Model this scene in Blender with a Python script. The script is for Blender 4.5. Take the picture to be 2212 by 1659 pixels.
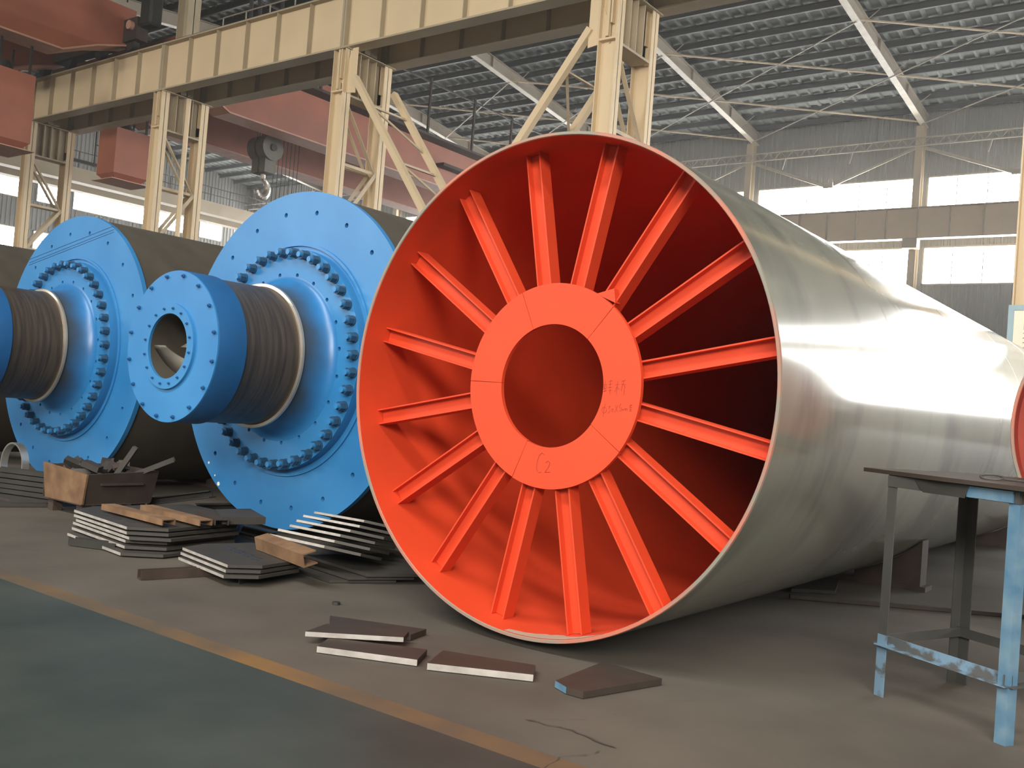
import bpy, bmesh, math, random
from mathutils import Vector, Matrix
random.seed(7)
for o in list(bpy.data.objects): bpy.data.objects.remove(o)
SC = bpy.context.scene
COL = SC.collection
PI = math.pi

# ------------------------------------------------------------------ camera
EYE = 1.4
def set_camera():
    y, p, r = math.radians(-36.94), math.radians(1.382), math.radians(4.457)
    f = Vector((math.sin(y)*math.cos(p), math.cos(y)*math.cos(p), math.sin(p)))
    rt = Vector((math.cos(y), -math.sin(y), 0)); up = rt.cross(f)
    R = rt*math.cos(r) + up*math.sin(r); U = -rt*math.sin(r) + up*math.cos(r)
    cd = bpy.data.cameras.new('camera'); c = bpy.data.objects.new('camera', cd); COL.objects.link(c)
    cd.sensor_fit = 'HORIZONTAL'; cd.sensor_width = 36; cd.lens = 2091/2212*36
    cd.clip_start = 0.05; cd.clip_end = 400
    m = Matrix((R, U, -f)).transposed().to_4x4(); m.translation = Vector((0, 0, EYE)); c.matrix_world = m
    SC.camera = c
set_camera()
# ------------------------------------------------------------------ world, lights, exposure
w = bpy.data.worlds.new('sky'); SC.world = w; w.use_nodes = True
w.node_tree.nodes['Background'].inputs[0].default_value = (0.9, 0.95, 1.0, 1)
w.node_tree.nodes['Background'].inputs[1].default_value = 1.0
_v = w.node_tree.nodes.new('ShaderNodeVolumeScatter'); _v.inputs['Density'].default_value = 0.0016; _v.inputs['Anisotropy'].default_value = 0.6
w.node_tree.links.new(_v.outputs[0], w.node_tree.nodes['World Output'].inputs['Volume'])   # thin haze added for the veil of light around the windows
SC.cycles.max_bounces = 7; SC.cycles.glossy_bounces = 3
SC.view_settings.view_transform = 'Standard'; SC.view_settings.look = 'None'
SC.view_settings.exposure = 0.0; SC.view_settings.gamma = 1; SC.view_settings.use_curve_mapping = False
def area(name, loc, direction, sx, sy, power, col):
    l = bpy.data.lights.new(name, 'AREA'); l.shape = 'RECTANGLE'; l.size = sx; l.size_y = sy
    l.energy = power; l.color = col
    o = bpy.data.objects.new(name, l); COL.objects.link(o); o.location = loc
    o.rotation_euler = Vector(direction).to_track_quat('-Z', 'Y').to_euler()
    return o
# daylight entering by the two window bands of the wall behind the camera, plus an added overhead lamp
area('daylight_band_right', (6, -21.6, 12.0), (-0.2, 1, -0.3), 36, 5.6, 25000, (1.0, 0.93, 0.82))
area('daylight_band_left', (-28, -21.7, 12.0), (0.2, 1, -0.1), 26, 5.4, 11500, (1.0, 0.94, 0.84))
area('overhead_fill', (-4, -8.5, 17.7), (0, 0, -1), 26, 2.6, 8000, (1.0, 0.95, 0.87))  # added to steepen the light; the roof has no skylight opening

# ------------------------------------------------------------------ materials
def mat(name, col, rough=0.6, metal=0.0, var=0.12, scale=3.0, bump=0.0, bscale=30.0, col2=None, stretch=None, thr=None, coat=0.0):
    m = bpy.data.materials.new(name); m.use_nodes = True; nt = m.node_tree; n = nt.nodes; L = nt.links
    b = n['Principled BSDF']; b.inputs['Roughness'].default_value = rough; b.inputs['Metallic'].default_value = metal
    if coat: b.inputs['Coat Weight'].default_value = coat; b.inputs['Coat Roughness'].default_value = 0.13; b.inputs['Specular IOR Level'].default_value = 0.3
    tc = n.new('ShaderNodeTexCoord'); mp = n.new('ShaderNodeMapping'); L.new(tc.outputs['Object'], mp.inputs[0])
    if stretch: mp.inputs['Scale'].default_value = stretch
    nz = n.new('ShaderNodeTexNoise'); nz.inputs['Scale'].default_value = scale; nz.inputs['Detail'].default_value = 6
    L.new(mp.outputs[0], nz.inputs['Vector'])
    rp = n.new('ShaderNodeValToRGB'); L.new(nz.outputs['Fac'], rp.inputs[0])
    c1 = [max(0, c*(1-var)) for c in col]; c2 = [min(1, c*(1+var)) for c in col]
    if col2: c1, c2 = col, col2
    rp.color_ramp.elements[0].color = (*c1, 1); rp.color_ramp.elements[1].color = (*c2, 1)
    rp.color_ramp.elements[0].position = thr[0] if thr else 0.3; rp.color_ramp.elements[1].position = thr[1] if thr else 0.7
    L.new(rp.outputs[0], b.inputs['Base Color'])
    if bump:
        nb = n.new('ShaderNodeTexNoise'); nb.inputs['Scale'].default_value = bscale; nb.inputs['Detail'].default_value = 4
        L.new(mp.outputs[0], nb.inputs['Vector'])
        bp = n.new('ShaderNodeBump'); bp.inputs['Strength'].default_value = bump; bp.inputs['Distance'].default_value = 0.02
        L.new(nb.outputs['Fac'], bp.inputs['Height']); L.new(bp.outputs[0], b.inputs['Normal'])
    return m
def emit(name, col, s):
    m = bpy.data.materials.new(name); m.use_nodes = True; nt = m.node_tree
    b = nt.nodes['Principled BSDF']; b.inputs['Base Color'].default_value = (*col, 1)
    b.inputs['Emission Color'].default_value = (*col, 1); b.inputs['Emission Strength'].default_value = s
    return m
def soot(m):
    # dark smoky smudges on the painted shell
    nt = m.node_tree; n = nt.nodes; L = nt.links; b = n['Principled BSDF']; src = b.inputs['Base Color'].links[0].from_socket
    tc = n.new('ShaderNodeTexCoord'); mp = n.new('ShaderNodeMapping'); mp.inputs['Scale'].default_value = (0.5, 1.3, 0.45); mp.inputs['Location'].default_value = (0.3, 0.9, 0.2)
    nz = n.new('ShaderNodeTexNoise'); nz.inputs['Scale'].default_value = 0.9; nz.inputs['Detail'].default_value = 5; nz.inputs['Distortion'].default_value = 0.6
    rp = n.new('ShaderNodeValToRGB'); rp.color_ramp.elements[0].position = 0.50; rp.color_ramp.elements[1].position = 0.66
    rp.color_ramp.elements[1].color = (0.75, 0.75, 0.75, 1)
    mx = n.new('ShaderNodeMix'); mx.data_type = 'RGBA'
    L.new(tc.outputs['Object'], mp.inputs[0]); L.new(mp.outputs[0], nz.inputs['Vector']); L.new(nz.outputs['Fac'], rp.inputs[0]); L.new(rp.outputs[0], mx.inputs['Factor'])
    L.new(src, mx.inputs[6]); mx.inputs[7].default_value = (0.05, 0.05, 0.042, 1); L.new(mx.outputs[2], b.inputs['Base Color'])
def overspray(m):
    # the blue coat fades out to bare brown casting towards the journal
    nt = m.node_tree; n = nt.nodes; L = nt.links; b = n['Principled BSDF']; src = b.inputs['Base Color'].links[0].from_socket
    tc = n.new('ShaderNodeTexCoord'); sp = n.new('ShaderNodeSeparateXYZ'); nz = n.new('ShaderNodeTexNoise'); nz.inputs['Scale'].default_value = 3.0
    ad = n.new('ShaderNodeMath'); ad.operation = 'MULTIPLY_ADD'; ad.inputs[1].default_value = 0.22
    mr = n.new('ShaderNodeMapRange'); mr.inputs['From Min'].default_value = -0.27; mr.inputs['From Max'].default_value = -0.02
    mx = n.new('ShaderNodeMix'); mx.data_type = 'RGBA'
    L.new(tc.outputs['Object'], sp.inputs[0]); L.new(tc.outputs['Object'], nz.inputs['Vector']); L.new(nz.outputs['Fac'], ad.inputs[0]); L.new(sp.outputs['Y'], ad.inputs[2])
    L.new(ad.outputs[0], mr.inputs['Value']); L.new(mr.outputs['Result'], mx.inputs['Factor'])
    mx.inputs[6].default_value = (0.045, 0.050, 0.052, 1); L.new(src, mx.inputs[7]); L.new(mx.outputs[2], b.inputs['Base Color'])
M = {}
M['orange'] = mat('orange_paint', (0.57, 0.046, 0.010), 0.65, var=0.06, scale=2.0)
M['orange_line'] = mat('pencil_mark', (0.20, 0.025, 0.015), 0.8)
M['darkred'] = mat('dull_red_paint', (0.27, 0.030, 0.016), 0.6)
M['rafter_lit'] = mat('rafter_paint_lit', (0.50, 0.47, 0.40), 0.5)  # rafter paint lightened to put reflected window light into the bottom flange
M['primer'] = mat('grey_green_primer', (0.185, 0.188, 0.145), 0.6, var=0.09, scale=1.1, stretch=(0.22, 2.2, 0.22), bump=0.10, bscale=1.5, coat=1.0)
soot(M['primer'])
M['rim'] = mat('worn_rim_steel', (0.19, 0.18, 0.15), 0.6, scale=2.2, col2=(0.40, 0.13, 0.085), thr=(0.42, 0.6))
M['blue'] = mat('blue_paint', (0.018, 0.150, 0.38), 0.42, scale=1.2, col2=(0.034, 0.195, 0.44))
M['blue_dark'] = mat('dark_blue_paint', (0.012, 0.085, 0.24), 0.4, var=0.1)
M['neck'] = mat('neck_paint', (0.018, 0.145, 0.37), 0.35, var=0.1); overspray(M['neck'])
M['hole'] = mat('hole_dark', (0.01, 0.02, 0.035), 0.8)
M['nut'] = mat('blue_grey_nut', (0.018, 0.062, 0.125), 0.45, var=0.2, scale=9)
M['shell'] = mat('dark_mill_scale', (0.050, 0.043, 0.033), 0.75, var=0.2, scale=2.5)
M['journal'] = mat('machined_journal', (0.050, 0.036, 0.026), 0.42, 0.3, scale=3, stretch=(0.6, 9, 0.6), col2=(0.115, 0.084, 0.056), thr=(0.35, 0.75))
M['bright'] = mat('bright_steel', (0.60, 0.58, 0.54), 0.3, 0.8)
M['edge'] = mat('cut_steel_edge', (0.30, 0.28, 0.26), 0.5, 0.2, col2=(0.44, 0.42, 0.40), scale=12)
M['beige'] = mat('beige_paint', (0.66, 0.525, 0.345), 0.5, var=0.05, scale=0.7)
M['beige_dark'] = mat('beige_paint_dark', (0.40, 0.335, 0.235), 0.6, var=0.10, scale=0.8)  # darker tone of the beige paint
M['brace'] = mat('brace_paint', (0.50, 0.41, 0.285), 0.55, var=0.08)
M['rafter'] = mat('rafter_paint', (0.30, 0.265, 0.215), 0.5, var=0.06)
M['purlin'] = mat('purlin_dark', (0.035, 0.040, 0.040), 0.6)
M['deck'] = mat('roof_deck', (0.20, 0.225, 0.215), 0.9, var=0.1, scale=0.3)
M['siding'] = mat('wall_siding', (0.21, 0.215, 0.21), 0.9, var=0.05, scale=0.4)
M['crane'] = mat('crane_red', (0.30, 0.098, 0.056), 0.55, var=0.12, scale=1.0)
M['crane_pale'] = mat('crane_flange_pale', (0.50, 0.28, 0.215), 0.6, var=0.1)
M['dark'] = mat('dark_steel', (0.030, 0.029, 0.027), 0.6, 0.2, var=0.25)
M['plate'] = mat('grey_steel_plate', (0.040, 0.036, 0.032), 0.6, 0.15, var=0.15, scale=5)
M['brownplate'] = mat('brown_scale_plate', (0.036, 0.026, 0.020), 0.65, 0.1, var=0.15, scale=6)
M['rust'] = mat('rust_steel', (0.10, 0.052, 0.026), 0.8, scale=6, col2=(0.20, 0.115, 0.060))
M['rust_dark'] = mat('dark_rust', (0.040, 0.026, 0.020), 0.8, var=0.3, scale=5)
M['concrete'] = mat('concrete_floor', (0.044, 0.037, 0.030), 0.8, scale=0.7, col2=(0.095, 0.082, 0.066), bump=0.12, bscale=12)
M['green'] = mat('green_floor_paint', (0.020, 0.028, 0.025), 0.55, scale=1.4, col2=(0.040, 0.048, 0.042), bump=0.08, bscale=10)
M['yellow'] = mat('worn_yellow_line', (0.075, 0.058, 0.040), 0.6, scale=1.1, col2=(0.165, 0.090, 0.028), thr=(0.42, 0.66))
M['crack'] = mat('crack_dark', (0.035, 0.03, 0.026), 0.9)
M['leg_dark'] = mat('dusty_grey_steel', (0.055, 0.055, 0.052), 0.6, 0.1, var=0.2)
M['chip'] = mat('chipped_blue_steel', (0.075, 0.078, 0.08), 0.6, scale=9, col2=(0.13, 0.22, 0.31), thr=(0.42, 0.50))
M['skyblue'] = mat('light_blue_paint', (0.050, 0.135, 0.23), 0.6, scale=9, col2=(0.13, 0.215, 0.285))
M['board'] = mat('white_board', (0.80, 0.79, 0.66), 0.5, var=0.02)
M['board_blue'] = mat('board_frame_blue', (0.30, 0.44, 0.52), 0.5, var=0.05)
M['ink'] = mat('sign_ink', (0.30, 0.29, 0.22), 0.7)
M['cast'] = mat('cast_grey', (0.13, 0.125, 0.105), 0.6, var=0.15)
M['pane'] = emit('daylight_pane', (1.0, 0.99, 0.97), 24.0)
M['dust'] = mat('grey_dust', (0.35, 0.27, 0.21), 0.9)

# ------------------------------------------------------------------ mesh builder
class MB:
    def __init__(s): s.v = []; s.f = []
    def add(s, vs, fs):
        k = len(s.v); s.v += [Vector(v) for v in vs]; s.f += [[i+k for i in f] for f in fs]; return s
    def box(s, x0, x1, y0, y1, z0, z1):
        return s.add([(x0,y0,z0),(x1,y0,z0),(x1,y1,z0),(x0,y1,z0),(x0,y0,z1),(x1,y0,z1),(x1,y1,z1),(x0,y1,z1)],
                     [(0,3,2,1),(4,5,6,7),(0,1,5,4),(1,2,6,5),(2,3,7,6),(3,0,4,7)])
    def frame(s, p, q, up=(0,0,1)):
        p, q = Vector(p), Vector(q); d = (q-p).normalized(); u = Vector(up)
        if abs(d.dot(u)) > 0.98: u = Vector((0, 1, 0)) if abs(d.y) < 0.9 else Vector((1, 0, 0))
        a = d.cross(u).normalized(); b = a.cross(d).normalized()
        return p, q, a, b
    def section(s, p, q, pts, up=(0,0,1)):
        # extrude the closed outline pts (a,b) from p to q
        p, q, a, b = s.frame(p, q, up); n = len(pts)
        vs = [p+a*x+b*y for x, y in pts] + [q+a*x+b*y for x, y in pts]
        fs = [(i, (i+1) % n, (i+1) % n+n, i+n) for i in range(n)] + [tuple(range(n))[::-1], tuple(range(n, 2*n))]
        return s.add(vs, fs)
    def bar(s, p, q, w, h, up=(0,0,1)):
        return s.section(p, q, [(-w/2,-h/2),(w/2,-h/2),(w/2,h/2),(-w/2,h/2)], up)
    def ibeam(s, p, q, w, h, t, up=(0,0,1)):
        # w = flange width along a, h = depth along b (up)
        s.section(p, q, [(-w/2,-h/2),(w/2,-h/2),(w/2,-h/2+t),(-w/2,-h/2+t)], up)
        s.section(p, q, [(-w/2,h/2-t),(w/2,h/2-t),(w/2,h/2),(-w/2,h/2)], up)
        return s.section(p, q, [(-t/2,-h/2+t),(t/2,-h/2+t),(t/2,h/2-t),(-t/2,h/2-t)], up)
    def channel(s, p, q, w, h, t, up=(0,0,1)):
        return s.section(p, q, [(-w/2,-h/2),(w/2,-h/2),(w/2,h/2),(w/2-t,h/2),(w/2-t,-h/2+t),(-w/2+t,-h/2+t),(-w/2+t,h/2),(-w/2,h/2)], up)
    def angle(s, p, q, w, t, up=(0,0,1)):
        return s.section(p, q, [(-w/2,-w/2),(w/2,-w/2),(w/2,-w/2+t),(-w/2+t,-w/2+t),(-w/2+t,w/2),(-w/2,w/2)], up)
    def cyl(s, p, q, r, n=12, r2=None, ph=0.0):
        p, q, a, b = s.frame(p, q); r2 = r if r2 is None else r2
        vs = [p+(a*math.cos(2*PI*i/n+ph)+b*math.sin(2*PI*i/n+ph))*r for i in range(n)] + [q+(a*math.cos(2*PI*i/n+ph)+b*math.sin(2*PI*i/n+ph))*r2 for i in range(n)]
        return s.add(vs, [(i, (i+1) % n, (i+1) % n+n, i+n) for i in range(n)] + [tuple(range(n))[::-1], tuple(range(n, 2*n))])
    def lathe(s, prof, cx, cz, n=96, closed=False, a0=0, a1=None):
        # prof: (r, y) outline turned about the axis x=cx, z=cz
        full = a1 is None; a1 = 2*PI if full else a1; m = n if full else n+1; k = len(prof)
        vs = [(cx+r*math.cos(a0+(a1-a0)*i/n), y, cz+r*math.sin(a0+(a1-a0)*i/n)) for i in range(m) for r, y in prof]
        fs = []
        for i in range(n):
            j = (i+1) % m
            for t in range(k if closed else k-1):
                u = (t+1) % k; fs.append((i*k+t, i*k+u, j*k+u, j*k+t))
        if closed and not full: fs += [tuple(range(k)), tuple(range(n*k, n*k+k))[::-1]]
        return s.add(vs, fs)
    def prism(s, poly, z0, z1):
        n = len(poly); return s.add([(x, y, z0) for x, y in poly]+[(x, y, z1) for x, y in poly],
            [(i, (i+1) % n, (i+1) % n+n, i+n) for i in range(n)]+[tuple(range(n))[::-1], tuple(range(n, 2*n))])
    def xform(s, m):
        s.v = [m @ v for v in s.v]; return s
    def build(s, name, m, parent=None, smooth=False, origin=None, bevel=0):
        me = bpy.data.meshes.new(name)
        if parent is not None: off = world_loc(parent)
        else:
            xs = [v.x for v in s.v]; ys = [v.y for v in s.v]; zs = [v.z for v in s.v]
            off = Vector(origin) if origin else Vector(((min(xs)+max(xs))/2, (min(ys)+max(ys))/2, min(zs)))
        me.from_pydata([v-off for v in s.v], [], s.f)
        bm = bmesh.new(); bm.from_mesh(me); bmesh.ops.recalc_face_normals(bm, faces=bm.faces)
        if bevel: bmesh.ops.bevel(bm, geom=bm.edges[:], offset=bevel, segments=1, affect='EDGES')
        bm.to_mesh(me); bm.free()
        me.materials.append(m)
        if smooth:
            me.polygons.foreach_set('use_smooth', [True]*len(me.polygons)); me.set_sharp_from_angle(angle=math.radians(32))
        me.update()
        o = bpy.data.objects.new(name, me); COL.objects.link(o)
        if parent is not None: o.parent = parent
        else: o.location = off
        return o
def world_loc(o):
    v = o.location.copy()
    while o.parent: o = o.parent; v += o.location
    return v
def tag(o, label=None, cat=None, group=None, kind=None):
    if label: o['label'] = label
    if cat: o['category'] = cat
    if group: o['group'] = group
    if kind: o['kind'] = kind
    return o
def thing(name, loc, label, cat, group=None):
    o = bpy.data.objects.new(name, None); COL.objects.link(o); o.location = loc; o.empty_display_size = 0.2
    return tag(o, label, cat, group)
def copy_tree(o, parent=None):
    c = o.copy(); COL.objects.link(c)
    if parent is not None: c.parent = parent
    for ch in list(o.children): copy_tree(ch, c)
    return c
def boolean_holes(o, cutter_mb):
    cut = cutter_mb.build('cutter', M['hole'], origin=(0, 0, 0))
    bpy.context.view_layer.update()
    md = o.modifiers.new('b', 'BOOLEAN'); md.operation = 'DIFFERENCE'; md.object = cut; md.solver = 'EXACT'
    dg = bpy.context.evaluated_depsgraph_get(); me = bpy.data.meshes.new_from_object(o.evaluated_get(dg))
    o.modifiers.clear(); o.data = me
    bpy.data.objects.remove(cut)
    me.polygons.foreach_set('use_smooth', [True]*len(me.polygons)); me.set_sharp_from_angle(angle=math.radians(32))

# ------------------------------------------------------------------ grid of the hall
GX = [-2.98-8.97*k for k in range(-4, 8)]        # column lines of the middle row
FY = 50.8; EX = -67.0; RX = 46.0; NY = -22.0       # far wall, left end wall, right end wall, near wall
FX = [-4.38-8.98*k for k in range(-5, 7)]        # columns along the far wall
GB, GT = 11.25, 12.86                              # crane girder bottom and top
EAVE = 17.25
def roof_z(y):                                     # underside of the deck
    for a, b in ((19.4, FY), (NY-0.2, 19.4)):
        if a <= y <= b: return 18.0 + 0.11*min(y-a, b-y)
    return 18.0
# ------------------------------------------------------------------ structure: floor
fl = MB().box(EX-0.5, RX+0.5, NY-0.5, FY+0.5, -0.3, 0.0).build('floor', M['concrete'], origin=(0, 0, 0)); tag(fl, kind='structure')
g = MB().box(EX, RX, NY, 3.19, 0.0005, 0.004).build('floor_paint', M['green'], fl); tag(g, 'dark green painted aisle')
g = MB().box(EX, RX, 3.19, 3.335, 0.0005, 0.0045).build('floor_line', M['yellow'], fl); tag(g, 'worn yellow aisle line')
def crack(pts, wdt):
    mb = MB()
    fine = []
    for (a, b) in zip(pts, pts[1:]):
        n = 7
        for i in range(n):
            t = i/n; fine.append((a[0]+(b[0]-a[0])*t+random.uniform(-.012, .012), a[1]+(b[1]-a[1])*t+random.uniform(-.012, .012)))
    fine.append(pts[-1])
    k = 0
    for i, (x, y) in enumerate(fine):
        h = wdt*random.uniform(.4, 1.3)*(0.25 if i in (0, len(fine)-1) else 1)
        mb.v += [Vector((x-h*.3, y-h, .0055)), Vector((x+h*.3, y+h, .0055))]
        if i: mb.f.append([2*i-2, 2*i, 2*i+1, 2*i-1])
    return mb
for pts, wd in (([(-2.05, 3.0), (-2.12, 3.35), (-2.02, 3.62), (-2.28, 3.66), (-2.5, 3.62)], .006), ([(-2.5, 3.62), (-2.3, 3.86), (-2.2, 4.3), (-1.9, 5.2)], .004),
                ([(-8.1, 3.72), (-7.9, 3.74)], .012)):
    crack(pts, wd).build('floor_crack', M['crack'], fl)
# ------------------------------------------------------------------ structure: walls, windows
def siding(axis, a0, a1, c, z0, z1, inward):
    # trapezoid ribbed sheet; axis 'x' runs along x at y=c, axis 'y' along y at x=c
    mb = MB(); p = 0.30; d = 0.05*inward; prof = []
    t = a0
    while t < a1-1e-6:
        prof += [(t, 0), (min(t+.16, a1), 0), (min(t+.19, a1), d), (min(t+.27, a1), d)]; t += p
    prof.append((a1, 0))
    P = (lambda s, o, z: (s, c+o, z)) if axis == 'x' else (lambda s, o, z: (c+o, s, z))
    for s, o in prof: mb.v += [Vector(P(s, o, z0)), Vector(P(s, o, z1))]
    for i in range(len(prof)-1): mb.f.append([2*i, 2*i+2, 2*i+3, 2*i+1])
    return mb
def merge(*ms):
    r = MB()
    for m_ in ms: r.add(m_.v, m_.f)
    return r
LOWB, UPB = (9.1, 11.05), (13.0, 14.62)
WALLTOP = 17.9
def wall(name, axis, a0, a1, c, inward, wins):
    """wins: list of (band, s0, s1) openings, sorted; solid ribbed sheet everywhere else"""
    mb = MB()
    zb = [0, LOWB[0], LOWB[1], UPB[0], UPB[1], WALLTOP]
    if axis == 'y': zb[-1] = WALLTOP+1.9
    for i in range(5):
        z0, z1 = zb[i], zb[i+1]
        band = 0 if i == 1 else 1 if i == 3 else 2 if i == 0 else None
        segs = [(a0, a1)]
        if band is not None:
            segs = []; s = a0
            for b, s0, s1 in sorted(wins, key=lambda q: q[1]):
                if b != band: continue
                if s0 > s: segs.append((s, s0))
                s = s1
            segs.append((s, a1))
        for s0, s1 in segs:
            q = siding(axis, s0, s1, c, z0, z1, inward); mb.add(q.v, q.f)
    # outer skin keeps the light out
    return tag(mb.build(name, M['siding'], origin=(0, 0, 0)), kind='structure')
win_n = [0]
def window(axis, s0, s1, z0, z1, c, inward, nm=3):
    win_n[0] += 1
    o = -0.10*inward
    B = (lambda mb, a, b, z, zz, d0, d1: mb.box(a, b, min(c+d0, c+d1), max(c+d0, c+d1), z, zz)) if axis == 'x' else (lambda mb, a, b, z, zz, d0, d1: mb.box(min(c+d0, c+d1), max(c+d0, c+d1), a, b, z, zz))
    fr = MB()
    B(fr, s0, s1, z0, z0+.08, o, 0.06*inward); B(fr, s0, s1, z1-.08, z1, o, 0.06*inward)
    B(fr, s0, s0+.08, z0, z1, o, 0.06*inward); B(fr, s1-.08, s1, z0, z1, o, 0.06*inward)
    for k in range(1, nm): t = s0+(s1-s0)*k/nm; B(fr, t-.02, t+.02, z0+.08, z1-.08, o*.7, -0.01*inward)
    w_ = tag(fr.build('window_%d' % win_n[0], M['rafter'], origin=(0, 0, 0)), kind='structure')
    B(MB_ := MB(), s0+.08, s1-.08, z0+.08, z1-.08, o*1.05, o*1.02); MB_.build('window_pane', M['pane'], w_)
def band_windows(axis, edges, c, inward, off=0.35):
    wins = []
    for i in range(len(edges)-1):
        for b, (z0, z1) in enumerate((LOWB, UPB)):
            s0, s1 = edges[i]+off, edges[i+1]-off
            wins.append((b, s0, s1)); window(axis, s0, s1, z0, z1, c, inward, 6)
    return wins
fx = sorted(FX)
far_edges = [x for x in fx]
wf = band_windows('x', [EX]+[x for x in far_edges if x > EX+2]+[RX], FY, -1, 0.28)
wf.append((2, 3.6, 17.0))                            # tall gate with a glazed upper part, right of the view
dg = MB(); dg.box(3.4, 3.7, FY-.12, FY+.12, 0, LOWB[0]).box(16.9, 17.2, FY-.12, FY+.12, 0, LOWB[0]).box(3.7, 16.9, FY-.06, FY+.06, 0, 4.2).box(3.4, 17.2, FY-.12, FY+.12, LOWB[0]-.3, LOWB[0])
dg = tag(dg.build('door_1', M['rafter'], origin=(0, 0, 0)), kind='structure')
MB().box(3.7, 16.9, FY+.10, FY+.11, 4.2, LOWB[0]-.3).build('door_glazing', M['pane'], dg)
wall('wall_far', 'x', EX, RX, FY, -1, wf)
ye = [(28.5, 32.4), (32.9, 35.0), (35.5, 41.3), (42.1, 44.7), (46.0, 48.2)]
wl = []
for b, (z0, z1) in enumerate((LOWB, UPB)):
    for a_, b_ in ye: wl.append((b, a_, b_)); window('y', a_, b_, z0, z1, EX, 1, 3)
wall('wall_left', 'y', NY, FY, EX, 1, wl)
wr = band_windows('y', [20, 28, 36, 44, 50.5], RX, -1, 0.4)  # unseen end-wall windows, added to light the right-facing sides of the cranes
wall('wall_right', 'y', NY, FY, RX, -1, wr)
wall('wall_near', 'x', EX, RX, NY, 1, [])
# ------------------------------------------------------------------ structure: roof
def roof(y0, y1, name):
    ym = (y0+y1)/2; p = 0.62; d = 0.09; mb = MB(); t = EX; prof = []
    while t < RX: prof += [(t, 0), (t+.40, 0), (t+.46, -d), (t+.56, -d)]; t += p
    ys = (y0, ym, y1)
    for s, o in prof:
        for y in ys: mb.v.append(Vector((s, y, roof_z(y)+0.1+o)))
    for i in range(len(prof)-1):
        for k in range(2): mb.f.append([3*i+k, 3*i+3+k, 3*i+4+k, 3*i+1+k])
    ce = tag(mb.build(name, M['deck'], origin=(0, 0, 0)), kind='structure')
    return ce
def roof_frame(ce, y0, y1, xs, purl=True, braces=()):
    ym = (y0+y1)/2
    for x in xs:
        mb = MB(); fb = MB()
        for a_, b_ in ((y0, ym), (ym, y1)):
            mb.ibeam((x, a_, roof_z(a_)-.55), (x, b_, roof_z(b_)-.55), 0.28, 0.62, 0.03)
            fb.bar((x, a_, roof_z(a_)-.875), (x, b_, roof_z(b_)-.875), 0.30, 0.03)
        for y in [y0+4.6*k for k in range(1, int((y1-y0)/4.6)+1)]:
            mb.box(x-.12, x+.12, y-.02, y+.02, roof_z(y)-.84, roof_z(y)-.26)
        rf = mb.build('roof_rafter', M['rafter'], ce); fb.build('rafter_flange', M['rafter_lit'], rf)
    n = int((y1-y0)/1.40)
    for k in range(n+1):
        y = y1-0.5-1.40*k
        if y < y0: break
        z = roof_z(y)
        MB().section((EX, y, z-.10), (RX, y, z-.10), [(-.13, -.13), (.0, -.13), (.0, .10), (.13, .10), (.13, .13), (-.03, .13), (-.03, -.10), (-.13, -.10)]).build('roof_purlin', M['purlin'], ce)
ce = roof(19.4, FY, 'ceiling')
roof_frame(ce, 19.4, FY, [x for x in FX if x > -60])
for x0, x1 in zip(fx[:-1], fx[1:]):
    if x0 < -42 or x0 > 0: continue
    for ya, yb in ((39.4, 44.7), (44.7, 50.2)):
        za, zb = roof_z(ya)-.8, roof_z(yb)-.8
        MB().cyl((x0, ya, za), (x1, yb, zb), .045, 6).build('brace_pipe', M['brace'], ce)
        MB().cyl((x0, yb, zb-.1), (x1, ya, za-.1), .03, 6).build('brace_rod', M['rafter'], ce)
    for y in (35.2, 39.9, 44.6, 48.4):                         # knee struts from purlin to rafter flange
        MB().cyl((x1, y, roof_z(y)-.84), (x1+.75, y+.1, roof_z(y)-.2), .02, 5).build('knee_strut', M['rafter'], ce)
ce2 = roof(NY, 19.4, 'ceiling.001')
for y in (-15, -8, -1, 6, 13):
    MB().bar((EX, y, roof_z(y)-.2), (RX, y, roof_z(y)-.2), .14, .26).build('roof_purlin', M['purlin'], ce2)

# ------------------------------------------------------------------ far wall steelwork
for i, x in enumerate(sorted([x for x in FX if -60 < x < 40])):
    nth = {-13.36: 'by the right edge of the hall windows', -22.34: 'rising straight above the grey drum'}.get(round(x, 2), None)
    t = thing('steel_stanchion', (x, 50.2, 0), nth and 'pale steel column on the far wall ' + nth or 'pale far wall steel column, %s' % ['nearest the far left corner', 'second from the far left corner', 'third from the far left corner', 'behind the two red boxes', 'behind the hook block', 'behind the front blue mill', 'seventh from the far left corner', 'eighth from the far left corner', 'past the right edge of the photo', 'second past the right edge', 'third past the right edge', 'last'][i], 'column', 'columns along the far wall')
    MB().ibeam((x, 50.15, 0), (x, 50.15, 17.0), 0.36, 0.5, 0.02, up=(0, 1, 0)).build('column_shaft', M['beige_dark'], t)
    MB().box(x-.35, x+.35, 49.3, 49.89, GB-.5, GB-.04).build('girder_bracket', M['beige_dark'], t)
t = thing('crane_girder', (EX, 49.5, GB), 'beige panelled crane girder between the two rows of far windows', 'girder')
MB().box(EX+.3, RX-.3, 49.56, 49.59, GB, GT-.12).build('girder_web', M['beige'], t)
MB().box(EX+.3, RX-.3, 49.33, 49.83, GB-.03, GB).build('bottom_flange', M['rafter'], t)
MB().box(EX+.3, RX-.3, 49.33, 49.83, GT-.12, GT-.08).build('top_flange', M['beige_dark'], t)
x = -58.0
while x < 12: MB().box(x, x+.03, 49.36, 49.56, GB, GT-.12).build('stiffener', M['beige_dark'], t); x += 1.497
t = thing('cable_truss', (-30, 49.7, 16.1), 'long lattice cable truss running along the far wall under the eave', 'truss')
MB().bar((EX+.5, 49.8, 16.35), (RX-1, 49.8, 16.35), .06, .06).build('top_chord', M['rafter'], t)
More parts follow.
